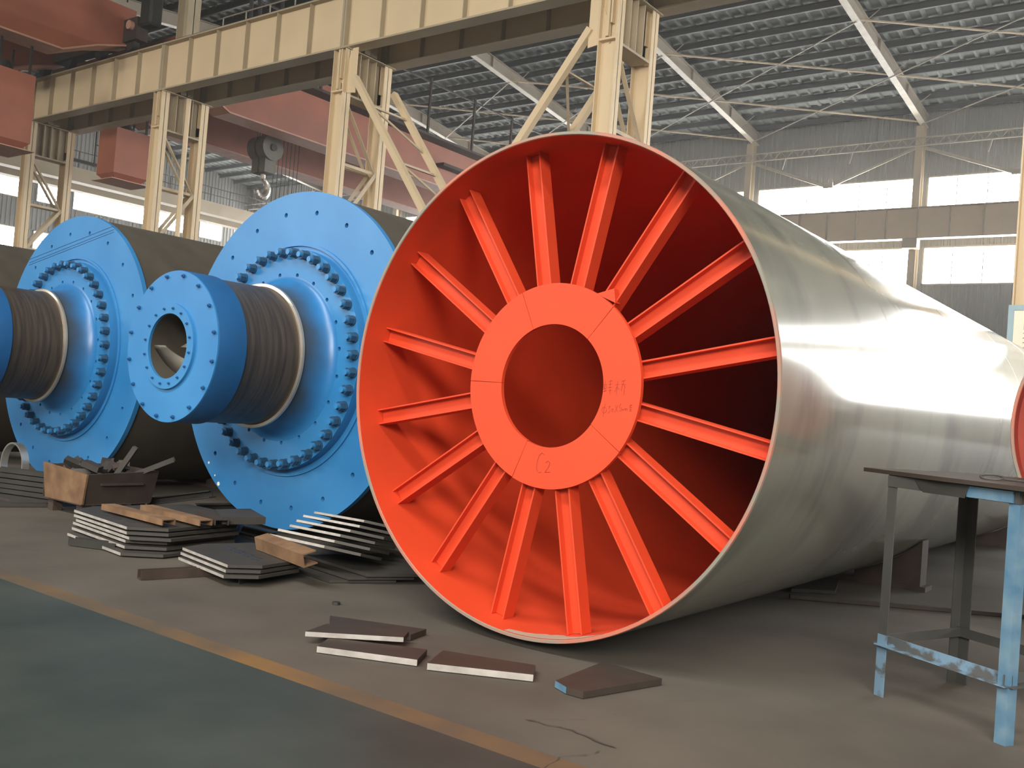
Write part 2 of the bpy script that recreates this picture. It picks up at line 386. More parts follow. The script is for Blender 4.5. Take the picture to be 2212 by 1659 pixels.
MB().bar((EX+.5, 49.8, 15.95), (RX-1, 49.8, 15.95), .06, .06).build('bottom_chord', M['rafter'], t)
mb = MB(); x = -45.0; k = 0
while x < 8: mb.bar((x, 49.8, 15.95 if k % 2 else 16.35), (x+.35, 49.8, 16.35 if k % 2 else 15.95), .035, .035); x += .35; k += 1
mb.build('lacing', M['rafter'], t)
for x in (-27.5, -20.2, -16.6, -10.0): MB().bar((x, 49.8, 15.95), (x-.15, 49.8, 15.35), .08, .05).build('hanger', M['rafter'], t)
for x0, x1 in zip(fx[:-1], fx[1:]):
    if not -32 < x0 < 0: continue
    t = thing('wall_brace', ((x0+x1)/2, 49.9, 14.3), 'V shaped wind brace on the far wall, %s' % ('hidden behind the drum top' if x0 < -24 else 'above the widest window in view' if x0 < -15 else 'left of the right column' if x0 < -6 else 'beyond the right edge of the photo'), 'brace', None)
    xm = (x0+x1)/2
    MB().bar((x0+.2, 50.0, 15.9), (xm, 50.0, 14.25), .05, .16).build('diagonal', M['rafter'], t)
    MB().bar((xm+.3, 50.0, 14.35), (x1-.2, 50.0, 15.9), .05, .12).build('diagonal', M['rafter'], t)
    MB().box(xm-.25, xm+.25, 49.96, 50.02, 14.2, 14.5).build('gusset_plate', M['rafter'], t)

# ------------------------------------------------------------------ middle column row
def leg(t, x, y0, z1):
    mb = MB(); hw = .25
    mb.box(x-hw, x-hw+.025, y0, y0+.30, 0, z1); mb.box(x+hw-.025, x+hw, y0, y0+.30, 0, z1); mb.box(x-hw, x+hw, y0+.14, y0+.16, 0, z1)
    o = mb.build('column_leg', M['beige'], t); return o
POS = {-2.98: 'behind the drum at the right edge, carrying the notice board', -11.95: 'rising behind the top of the orange spoked drum', -20.92: 'rising behind the front blue mill head', -29.89: 'rising between the two blue mill heads', -38.86: 'behind the red cabin at the left edge'}
def column(x):
    d = POS.get(round(x, 2))
    t = thing('steel_column', (x, 19.4, 0), 'beige double-leg steel column ' + (d or 'at x place %d of the row, outside the photo' % round(abs(x)/9)), 'column', 'columns between the two bays')
    leg(t, x, 18.48, 10.0); leg(t, x, 20.05, 10.0)
    for y0 in (18.48, 20.05):                                  # stepped heads of the legs with their stop plate
        mb = MB(); mb.box(x-.25, x-.225, y0, y0+.30, 10, GB-.03); mb.box(x+.225, x+.25, y0, y0+.30, 10, GB-.03)
        mb.box(x-.25, x+.25, y0+.14, y0+.16, 10, GB-.03); mb.box(x-.225, x+.225, y0+.005, y0+.14, 9.97, 10.02); mb.box(x-.05, x+.02, y0, y0+.14, 10.05, GB-.03)
        mb.box(x+.06, x+.10, y0, y0+.14, 10.35, GB-.03)
        mb.build('leg_head', M['beige'], t)
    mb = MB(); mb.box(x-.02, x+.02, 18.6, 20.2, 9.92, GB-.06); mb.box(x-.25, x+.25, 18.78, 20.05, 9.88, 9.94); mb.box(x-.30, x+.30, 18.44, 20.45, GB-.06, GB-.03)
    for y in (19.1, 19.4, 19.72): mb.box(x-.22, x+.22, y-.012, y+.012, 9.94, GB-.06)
    mb.build('cap_beam', M['beige_dark'], t)
    for dx in (-.17, .17):                                     # lacing between the legs
        mb = MB(); z = 9.7; s = 1
        while z > 1.2:
            a, b = (18.78, 20.05) if s > 0 else (20.05, 18.78)
            mb.angle((x+dx, a, z), (x+dx, b, z-1.75), .12, .012); z -= 1.75; s = -s
            mb.bar((x+dx, 18.78, z), (x+dx, 20.05, z), .02, .09)
        mb.build('lacing', M['brace'], t)
    mb = MB(); mb.box(x-.30, x-.27, 19.15, 19.65, GB, 18.2); mb.box(x+.27, x+.30, 19.15, 19.65, GB, 18.2); mb.box(x-.30, x+.30, 19.39, 19.42, GB, 18.2)
    mb.build('upper_shaft', M['beige_dark'], t)
    mb = MB(); c = [(x-.75+.75*(1-math.cos(a)), 14.0+.9*math.sin(a)) for a in [PI*i/12 for i in range(13)]]
    return t
for x in GX:
    if x < -58 or x > 8: continue
    column(x)
t = thing('downpipe', (-29.55, 19.4, 0), 'thin pale vertical pipe in front of the column between the mill heads', 'pipe')
MB().cyl((-29.5, 19.42, 0), (-29.5, 19.42, 11.15), .085, 14).build('pipe_run', M['beige'], t, smooth=True)
for z in (2.5, 5.5, 8.5): MB().box(-29.66, -29.49, 19.40, 19.44, z, z+.06).build('pipe_clip', M['beige_dark'], t)
# big longitudinal X bracing between two columns (two planes tied by lacing)
def xbrace(xa, xb):
    t = thing('column_brace', ((xa+xb)/2, 19.4, 0), 'large beige X brace of paired diagonals between the columns behind the spoked drum', 'brace')
    x0, x1 = xa-.3, xb+.3; zt, zb_ = 10.35, -0.02
    def plane(y, zt, m, wdt):
        for (p, q) in (((x0, y, zt), (x1, y, zb_)), ((x1, y, zt), (x0, y, zb_))):
            MB().section(p, q, [(-.09, -wdt/2), (.09, -wdt/2), (.09, wdt/2), (-.09, wdt/2)], up=(0, 0, 1)).build('diagonal', m, t)
    plane(18.62, zt, M['beige'], .17); plane(20.2, zt, M['beige'], .17)
    n = 6
    for i in range(n):
        for (sx0, sx1) in ((x0, x1), (x1, x0)):
            u = (i+.5)/(n*1.0); v = (i+1.1)/(n*1.0)
            P = lambda k, y: (sx0+(sx1-sx0)*k, y, zt+(zb_-zt)*k)
            if v > .96: continue
            MB().angle(P(u, 18.7), P(u, 20.12), .08, .012).build('tie_strut', M['brace'], t)
            MB().angle(P(u, 18.7), P(v, 20.12), .07, .012).build('tie_strut', M['brace'], t)
    for xx, s in ((x0, -1), (x1, 1)):
        MB().add([(xx+s*.05, 18.6, 11.2), (xx+s*.05, 18.6, 9.9), (xx-s*.35, 18.6, 9.95), (xx-s*.55, 18.6, 10.3), (xx-s*.15, 18.6, 11.2),
                  (xx+s*.05, 18.63, 11.2), (xx+s*.05, 18.63, 9.9), (xx-s*.35, 18.63, 9.95), (xx-s*.55, 18.63, 10.3), (xx-s*.15, 18.63, 11.2)],
                 [(0,1,2,3,4), (9,8,7,6,5), (0,5,6,1), (1,6,7,2), (2,7,8,3), (3,8,9,4), (4,9,5,0)]).build('gusset_plate', M['beige'], t)
xbrace(-11.95-.25+.0, -20.92+.25)
# crane girders of the middle row: one per bay span so that each can be lifted away
def girder(xa, xb, yf, lab, matl):
    t = thing('crane_girder', ((xa+xb)/2, yf+.22, GB), lab, 'girder')
    MB().box(xa, xb, yf+.20, yf+.23, GB+.02, GT-.05).build('girder_web', matl, t)
    MB().box(xa, xb, yf, yf+.46, GB-.03, GB+.02).build('bottom_flange', M['beige_dark'] if matl is M['beige'] else matl, t)
    MB().box(xa, xb, yf, yf+.46, GT-.05, GT).build('top_flange', M['beige_dark'], t)
    for k in range(0, 7):
        x = xa+(xb-xa)*k/6.0; x0 = x if k == 0 else x-.03 if k == 6 else x-.015; wd = .075 if k in (0, 6) else .02
        if k == 6: x0 = x-wd
        MB().box(x0, x0+wd, yf+.04, yf+.20, GB+.02, GT-.05).build('stiffener', M['beige_dark'], t)
        if k not in (0, 6): MB().box(x0, x0+wd, yf+.23, yf+.42, GB+.02, GT-.05).build('stiffener', M['beige_dark'], t)
    MB().box(xa, xb, yf+.19, yf+.26, GT, GT+.13).build('crane_rail', M['dark'], t)
gx = sorted([x for x in GX if -58 < x < 8])
names = {-56.8: 'beyond the left edge', -47.83: 'behind the red cabin at far left', -38.86: 'leftmost full span', -29.89: 'span above the hook block', -20.92: 'span above the X brace', -11.95: 'span above the drum top', -2.98: 'span past the right column'}
for xa, xb in zip(gx[:-1], gx[1:]):
    k = round(xa, 2)
    girder(xa+.01, xb-.01, 18.48, 'front beige crane girder with stiffeners, ' + names.get(k, 'outside the view'), M['beige'])
    girder(xa+.01, xb-.01, 20.12, 'rear shaded crane girder, ' + names.get(k, 'outside the view'), M['beige'])
# railing and cable runs on the middle row walkway
t = thing('walkway_railing', (-24, 20.0, GT), 'thin pale pipe railing on the walkway above the beige girders', 'railing')
mb = MB(); mb.bar((-28.6, 19.9, GT+.62), (-12.6, 19.9, GT+.62), .035, .035); mb.bar((-28.6, 19.9, GT+1.15), (-12.6, 19.9, GT+1.15), .035, .035)
mb.build('handrail', M['rafter'], t)
x = -28.6
while x < -12.6: MB().bar((x, 19.9, GT+.03), (x, 19.9, GT+1.15), .035, .035).build('railing_post', M['rafter'], t); x += 1.25
for xa, xb, q in ((-29.5, -21.25, 'between the two left columns'), (-20.6, -12.3, 'above the X brace')):
    t = MB().box(xa, xb, 18.98, 20.08, GT+.005, GT+.045).build('walkway_plate', M['beige_dark']); tag(t, 'flat walkway plate lying on the crane girders ' + q, 'walkway')
for (x, k) in ((-28.2, 0), (-27.75, 1), (-26.6, 2)):
    mb = MB(); pts = [(x+.5, 20.9, 18.1), (x+.12, 20.8, 16.4), (x-.1, 20.75, 15.2), (x+.05*k, 20.72, 14.2), (x-.35, 20.7, 13.5)]
    for a, b in zip(pts, pts[1:]): mb.cyl(a, b, .07, 8)
    tag(mb.build('hanging_cable', M['dark'], smooth=True), ['thick dark cable hanging beside the column top, the leftmost', 'thick dark cable hanging second from the column top', 'thick dark cable hanging above the railing, the rightmost'][k], 'cable', 'cables above the girder')

# ------------------------------------------------------------------ cranes
def box_girder(t, x0, x1, ya, yb, zb, zt, end, nm='bridge_girder'):
    """box girder along y; 'end' is the y side that tapers up on to the rail"""
    s = 1 if end > (ya+yb)/2 else -1
    k0, k1 = end, end-s*2.6
    other = ya if s > 0 else yb
    prof = [(other, zb), (k1, zb), (k1+s*1.2, zb+.55), (k0, zb+1.0), (k0, zt), (other, zt)]
    mb = MB(); n = len(prof)
    for x in (x0, x1): mb.v += [Vector((x, y, z)) for y, z in prof]
    mb.f += [list(range(n)), list(range(2*n-1, n-1, -1))]+[[i, (i+1) % n, (i+1) % n+n, i+n] for i in range(n)]
    g = mb.build(nm, M['crane'], t)
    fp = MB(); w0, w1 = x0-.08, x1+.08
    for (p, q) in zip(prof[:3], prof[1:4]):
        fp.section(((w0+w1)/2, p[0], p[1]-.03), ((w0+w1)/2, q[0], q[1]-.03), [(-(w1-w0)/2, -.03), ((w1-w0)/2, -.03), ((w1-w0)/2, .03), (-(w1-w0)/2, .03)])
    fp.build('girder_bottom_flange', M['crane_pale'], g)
    return g
def cabin(t, x0, x1, y0, y1, z0, z1, zh):
    c = MB(); c.add([(x0, y0, z1), (x1, y0, z1), (x1, y1, z1), (x0, y1, z1), (x0, y0, z0+.25), (x1, y0, z0+.25), (x1, y1, z0+.25), (x0, y1, z0+.25),
                     (x0+.25, y0+.25, z0), (x1-.25, y0+.25, z0), (x1-.25, y1-.25, z0), (x0+.25, y1-.25, z0)],
                    [(0,1,2,3), (0,4,5,1), (1,5,6,2), (2,6,7,3), (3,7,4,0), (4,8,9,5), (5,9,10,6), (6,10,11,7), (7,11,8,4), (8,11,10,9)])
    cb = c.build('operator_cabin', M['crane'], t)
    MB().box(x0-.12, x1+.12, y0-.12, y1+.12, z0-.03, z0+.0).build('cabin_floor_plate', M['crane_pale'], cb)
    for (x, y) in ((x0+.15, y0+.15), (x1-.15, y0+.15), (x1-.15, y1-.15), (x0+.15, y1-.15)):
        MB().bar((x, y, z1), (x, y, zh), .07, .07).build('hanger_rod', M['dark'], cb)
    MB().cyl(((x0+x1)/2, (y0+y1)/2, z1), ((x0+x1)/2, (y0+y1)/2, z1+.45), .35, 12, .12).build('swivel_mount', M['dark'], cb)
# near bay crane (top left corner)
t = thing('bridge_crane', (-34.8, 4, 12.36), 'dusky red overhead crane crossing the top left corner of the photo', 'crane')
box_girder(t, -33.35, -32.45, -21, 18.95, 12.36, 14.6, 18.95)
box_girder(t, -38.2, -37.3, -21, 18.95, 12.36, 14.6, 18.95)
et = MB().box(-38.9, -31.6, 18.50, 18.95, GT+.45, GT+1.25).build('end_carriage', M['rust_dark'], t)
for x in (-38.3, -36.4, -34.2, -32.2): MB().cyl((x, 18.62, GT+.44), (x, 18.84, GT+.44), .30, 20).build('travel_wheel', M['dark'], et, smooth=True)
MB().cyl((-31.9, 18.35, GT+.95), (-31.9, 18.55, GT+.95), .16, 16).build('buffer', M['crane_pale'], et, smooth=True)
MB().box(-31.6, -30.9, 18.55, 19.05, GT+.9, GT+2.2).build('drive_housing', M['dark'], t, bevel=.08)
mb = MB()
for y in (12.5, 14.5, 16.5, 18.3): mb.bar((-32.0, y, 14.6), (-32.0, y, 15.6), .04, .04)
mb.bar((-32.0, -12, 15.6), (-32.0, 18.8, 15.6), .04, .04); mb.build('crane_railing', M['dark'], t)
cabin(t, -34.6, -33.0, 14.55, 15.85, 8.75, 11.3, 12.4)
# far bay crane
t = thing('bridge_crane', (-34.8, 35, 12.05), 'orange red double girder crane spanning the far bay behind the columns', 'crane')
box_girder(t, -33.0, -32.05, 20.3, 49.2, 12.05, 14.1, 20.3)
box_girder(t, -38.2, -37.3, 20.3, 49.2, 12.05, 14.1, 20.3)
et = MB().box(-38.9, -31.4, 20.12, 20.58, GT+.45, GT+1.15).build('end_carriage', M['crane'], t)
for x in (-38.3, -36.4, -34.2, -32.0): MB().cyl((x, 20.26, GT+.42), (x, 20.48, GT+.42), .28, 20).build('travel_wheel', M['dark'], et, smooth=True)
MB().box(-31.4, -30.8, 20.95, 21.6, 12.6, 14.3).build('drive_housing', M['rust_dark'], t, bevel=.06)
ra = MB()
ra.bar((-31.35, 21.6, 16.5), (-31.35, 49, 16.5), .07, .07).bar((-31.35, 21.6, 14.05), (-31.35, 49, 14.05), .07, .07)
ra.build('conductor_rail', M['dark'], t)
for y in (23.4, 26.8, 30.2, 33.5, 36.8, 39.9, 43.2, 46.5): MB().bar((-31.35, y, 14.0), (-31.35, y, 16.7), .10, .10).build('conductor_mast', M['rust_dark'], t)
MB().box(-32.05, -31.3, 21.6, 49, 13.96, 14.02).build('crane_walkway', M['rust_dark'], t)
tr = MB().box(-38.0, -32.2, 25.4, 28.8, 14.32, 14.7).build('trolley_frame', M['crane'], t)
for x in (-37.7, -32.5):
    for y in (25.8, 28.4): MB().cyl((x-.08, y, 14.28), (x+.08, y, 14.28), .2, 16).build('trolley_wheel', M['dark'], tr, smooth=True)
MB().cyl((-36.4, 27, 15.15), (-33.4, 27, 15.15), .42, 20).build('rope_drum', M['cast'], tr, smooth=True)
cabin(t, -38.3, -37.0, 21.2, 22.75, 9.45, 11.55, 12.6)
MB().box(-32.04, -31.5, 35.0, 36.9, 12.9, 13.05).build('service_step', M['rust_dark'], t)
# hook block on its ropes
HX, HY = -34.6, 26.75
t = thing('hook_block', (HX, HY, 9.8), 'dark round hook block with a steel hook hanging in front of the red girder', 'hook block')
MB().cyl((HX-.55, HY, 11.85), (HX-.05, HY, 11.85), .56, 28).cyl((HX+.05, HY, 11.85), (HX+.55, HY, 11.85), .56, 28).build('sheave_cover', M['cast'], t, smooth=True)
MB().cyl((HX-.62, HY, 11.85), (HX+.62, HY, 11.85), .16, 16).build('sheave_axle', M['dark'], t, smooth=True)
MB().box(HX-.45, HX-.06, HY-.30, HY+.30, 10.75, 11.75).box(HX+.06, HX+.45, HY-.30, HY+.30, 10.75, 11.75).build('side_plate', M['cast'], t)
MB().box(HX-.38, HX+.38, HY-.25, HY+.25, 10.72, 10.92).build('crosshead', M['dark'], t)
hk = MB(); pts = []
pts.append((HX, HY, 10.8)); pts.append((HX, HY, 10.55))
for i in range(0, 15):
    a = math.radians(90-i*19.0)          # a single crook opening to one side
    pts.append((HX, HY+.30*math.cos(a)*1.0, 10.12+.40*math.sin(a)))
rad = [.11, .11]+[.10+.06*math.sin(PI*i/14) for i in range(15)]; rad[-1] = .03
N = 10
for (x, y, z), r in zip(pts, rad):
    pass
for i in range(len(pts)-1): hk.cyl(pts[i], pts[i+1], rad[i], N, rad[i+1])
hk.build('hook', M['bright'], t, smooth=True)
for k in range(8):
    yy = HY-.45+.13*k; MB().cyl((HX, yy, 12.1), (HX+.05*(k-4), yy, 14.35), .014, 5).build('hoist_rope', M['dark'], t)
for k in range(7):
    yy = 27.3+.22*k
    tag(MB().cyl((HX, yy, 7.2+.25*k), (HX, yy, 14.32), .016, 5).build('hanging_rope', M['dark']), 'thin dark rope hanging right of the hook block, one of the bunch', 'rope', 'ropes hanging beside the hook block')
# far pale gantry with platform
t = thing('bridge_crane', (-58, 32, 13.2), 'pale distant gantry with railings high above the far left windows', 'crane')
MB().box(-58.6, -57.8, 25.8, 49.2, 13.2, 14.05).build('bridge_girder', M['beige_dark'], t)
MB().box(-61.4, -60.6, 25.8, 49.2, 13.2, 14.05).build('bridge_girder', M['beige_dark'], t)
mb = MB()
for z in (14.55, 15.05): mb.bar((-57.8, 25.9, z), (-57.8, 49, z), .05, .05)
y = 26.0
while y < 49: mb.bar((-57.8, y, 14.05), (-57.8, y, 15.05), .05, .05); y += 1.6
mb.build('crane_railing', M['dark'], t)
MB().box(-61.0, -58.2, 27.2, 29.0, 14.05, 15.3).build('trolley_frame', M['cast'], t)
# dark switch frame near cabin
t = thing('cage_frame', (-44, 24.6, 12.2), 'small dark wire cage frame on the railing left of the red box', 'cage')
mb = MB()
for (x, y) in ((-44, 24.2), (-44, 25.6)): mb.bar((x, y, 11.25), (x, y, 13.4), .05, .05)
for z in (11.4, 12.3, 13.4): mb.bar((-44, 24.2, z), (-44, 25.6, z), .05, .05)
mb.build('frame', M['dark'], t)
MB().box(-44.1, -43.9, 24.9, 25.3, 12.1, 12.9).build('switch_box', M['cast'], t)
MB().bar((-44, 20.35, 11.33), (-44, 26, 11.33), .2, .12).build('cage_rail', M['dark'], t)

# ------------------------------------------------------------------ orange spoked drum
def spoked_drum(name, loc, R, L, label, cat, ring=(0.368, 0.617), nsp=16, a_off=11.25, seams=(180, 115, 50, -35, -112), full=True, thick=0.024, paint='orange'):
    cx, y0, cz = loc
    t = thing(name, (cx, y0, cz-R), label, cat)
    Ri = R-thick
    MB().lathe([(R, y0+.012), (R, y0+L)], cx, cz, 160).build('shell_outside', M['primer'], t, smooth=True)
    MB().lathe([(Ri, y0+.006), (Ri, y0+L), (R, y0+L)], cx, cz, 160).build('shell_inside', M[paint], t, smooth=True)
    MB().lathe([(Ri, y0+.006), (Ri+.004, y0), (R-.004, y0), (R, y0+.012)], cx, cz, 160).build('shell_rim', M['rim'], t, smooth=True)
    MB().lathe([(0.0, y0+L-.3), (Ri, y0+L-.3)], cx, cz, 96).build('back_plate', M[paint], t)
    if full:
        for yy in (2.2, 4.6, 7.0, 9.3, 11.4):
            if yy < L-.2: MB().lathe([(R+.0, y0+yy-.006), (R+.0012, y0+yy), (R+.0, y0+yy+.006)], cx, cz, 128).build('weld_seam', M['primer'], t, smooth=True)
    yr = y0+.155
    sg = sorted(seams)
    for i, a in enumerate(sg):
        b = sg[(i+1) % len(sg)]
        if b <= a: b += 360
        g = .18; dr = random.uniform(-.004, .006)
        MB().lathe([(ring[0]+dr, yr), (ring[1]+dr, yr), (ring[1]+dr, yr+.028), (ring[0]+dr, yr+.028)], cx, cz, 40, True, math.radians(a+g), math.radians(b-g)).build('hub_ring_segment', M[paint], t, smooth=True)
    MB().lathe([(ring[0]+.02, yr+.02), (ring[1]-.02, yr+.02), (ring[1]-.02, yr+.03), (ring[0]+.02, yr+.03)], cx, cz, 64, True).build('hub_backing', M[paint], t, smooth=True)
    for k in range(nsp):
        a = math.radians(a_off+360/nsp*k); d = Vector((math.cos(a), 0, math.sin(a)))
        c = Vector((cx, yr+.028+.052, cz))
        mb = MB(); w2, dp, tf = .052, .052, .009
        up = (0, 1, 0)
        p, q = c+d*(ring[1]-.06), c+d*(Ri-.003)
        # flanges are the two side faces, the web lies flat between them
        mb.section(p, q, [(-w2, -dp), (-w2+tf, -dp), (-w2+tf, dp), (-w2, dp)], up)
        mb.section(p, q, [(w2-tf, -dp), (w2, -dp), (w2, dp), (w2-tf, dp)], up)
        mb.section(p, q, [(-w2+tf, -.004), (w2-tf, -.004), (w2-tf, .004), (-w2+tf, .004)], up)
        mb.build('spoke_beam', M[paint], t)
    return t, yr
dr, yr = spoked_drum('spoked_drum', (-3.32, 4.645, 1.55), 1.5, 12.9, 'huge grey cylinder, orange inside, with sixteen spokes and a hub ring', 'drum')
# small lug on the hub ring and the dirt left of the lug
c0 = Vector((-3.32, yr, 1.55))
MB().add([(-3.05, yr+.01, 2.105), (-2.93, yr+.01, 2.135), (-2.915, yr+.01, 2.05), (-3.05, yr+.06, 2.105), (-2.93, yr+.06, 2.135), (-2.915, yr+.06, 2.05)],
         [(0,1,2), (5,4,3), (0,3,4,1), (1,4,5,2), (2,5,3,0)]).build('lug_plate', M['orange'], dr)
def strokes(lines, org, sc, r=.0016):
    mb = MB()
    for ln in lines:
        for a, b in zip(ln, ln[1:]):
            mb.cyl((org[0]+a[0]*sc, org[1], org[2]+a[1]*sc), (org[0]+b[0]*sc, org[1], org[2]+b[1]*sc), r, 5)
    return mb
C2 = [[(.9, 2.0), (.6, 2.2), (.25, 1.9), (.05, 1.2), (.0, .6), (.12, .15), (.45, .0), (.7, .12)], [(1.2, 1.15), (1.45, 1.4), (1.75, 1.2), (1.6, .75), (1.15, .12), (1.9, .22)]]
strokes(C2, (-3.375, yr-.0005, 1.02), .055).build('chalk_mark', M['orange_line'], dr)
PHI = [[(0, .8), (.1, 1.2), (.5, 1.4), (.9, 1.2), (1.0, .8), (.8, .45), (.4, .3), (.1, .5), (0, .8)], [(.6, 2.0), (.45, 1.0), (.35, -.4)],
       [(1.35, 1.55), (1.7, 1.6), (1.45, 1.15), (1.75, .8), (1.5, .45), (1.25, .35)], [(2.25, 1.2), (2.05, .9), (2.2, .6), (2.45, .8), (2.4, 1.1), (2.25, 1.2)],
       [(2.75, 1.9), (3.3, .7)], [(3.35, 1.95), (2.75, .55)], [(3.9, 2.25), (3.65, 1.55)], [(3.7, 1.5), (4.1, 1.35), (4.0, .9), (3.65, .85)],
       [(4.4, 1.3), (4.25, 1.15), (4.4, 1.0), (4.55, 1.15), (4.4, 1.3)], [(4.75, 1.0), (4.8, 1.45), (5.0, 1.3), (5.02, 1.0), (5.05, 1.35), (5.3, 1.4), (5.35, 1.0)],
       [(5.7, 1.95), (6.3, 2.1)], [(6.0, 2.3), (5.9, 1.6)], [(5.7, 1.6), (6.35, 1.7)], [(5.8, 1.3), (6.25, 1.35)], [(5.8, 1.0), (6.3, 1.05)], [(6.0, 1.5), (5.95, .9)]]
HAN = [[(0, 1.3), (.5, 1.4)], [(.25, 1.9), (.2, .3)], [(.0, .3), (.55, .5)], [(.05, 1.3), (.1, .7), (.5, .8), (.5, 1.3)], [(.8, 1.8), (1.4, 1.95)], [(.85, 1.4), (1.35, 1.5)], [(1.1, 2.1), (1.05, .9)],
       [(.8, .9), (1.4, 1.0)], [(.9, .5), (1.35, .6)], [(1.1, .8), (1.15, .0)], [(2.0, 1.4), (2.6, 1.5)], [(2.3, 1.95), (2.25, .0)], [(2.25, 1.2), (1.95, .4)], [(2.35, 1.0), (2.7, .7)],
       [(2.9, 1.9), (3.6, 2.15)], [(2.9, 1.5), (3.65, 1.5)], [(3.3, 2.0), (3.0, 1.0)], [(3.3, 1.5), (3.65, 1.05)], [(3.05, 1.1), (3.0, .5)], [(3.5, 1.1), (3.45, .0)]]
strokes(PHI, (-2.945, yr-.0005, 1.40), .0315, .0011).build('chalk_mark', M['orange_line'], dr)
strokes(HAN, (-2.945, yr-.0005, 1.52), .040, .0011).build('chalk_mark', M['orange_line'], dr)
# dust lying in the bottom of the drum mouth
mb = MB(); n = 24
for i in range(n+1):
    a = math.radians(-94+26*i/n); hgt = .05+.09*math.sin(PI*i/n)*random.uniform(.6, 1.1)
    for y in (4.66, 4.66+hgt): mb.v.append(Vector((-3.32+1.4745*math.cos(a), y, 1.55+1.4745*math.sin(a))))
    if i: mb.f.append([2*i-2, 2*i, 2*i+1, 2*i-1])
mb.build('dust_patch', M['dust'], dr)
# second, smaller red drum mouth at the right edge, on a stand
d2, _ = spoked_drum('red_drum', (-0.25, 7.2, 1.54), 0.97, 0.45, 'small red drum mouth cut by the right edge of the photo', 'drum', ring=(0.22, 0.40), full=False, paint='darkred')
t = thing('drum_stand', (-0.25, 7.4, 0), 'dark stand under the small red drum behind the work table', 'stand')
for x in (-.62, .12): MB().bar((x, 7.42, 0), (x, 7.42, .64), .08, .08).build('stand_leg', M['dark'], t)
MB().box(-.75, .25, 7.32, 7.52, .50, .56).build('stand_beam', M['dark'], t)

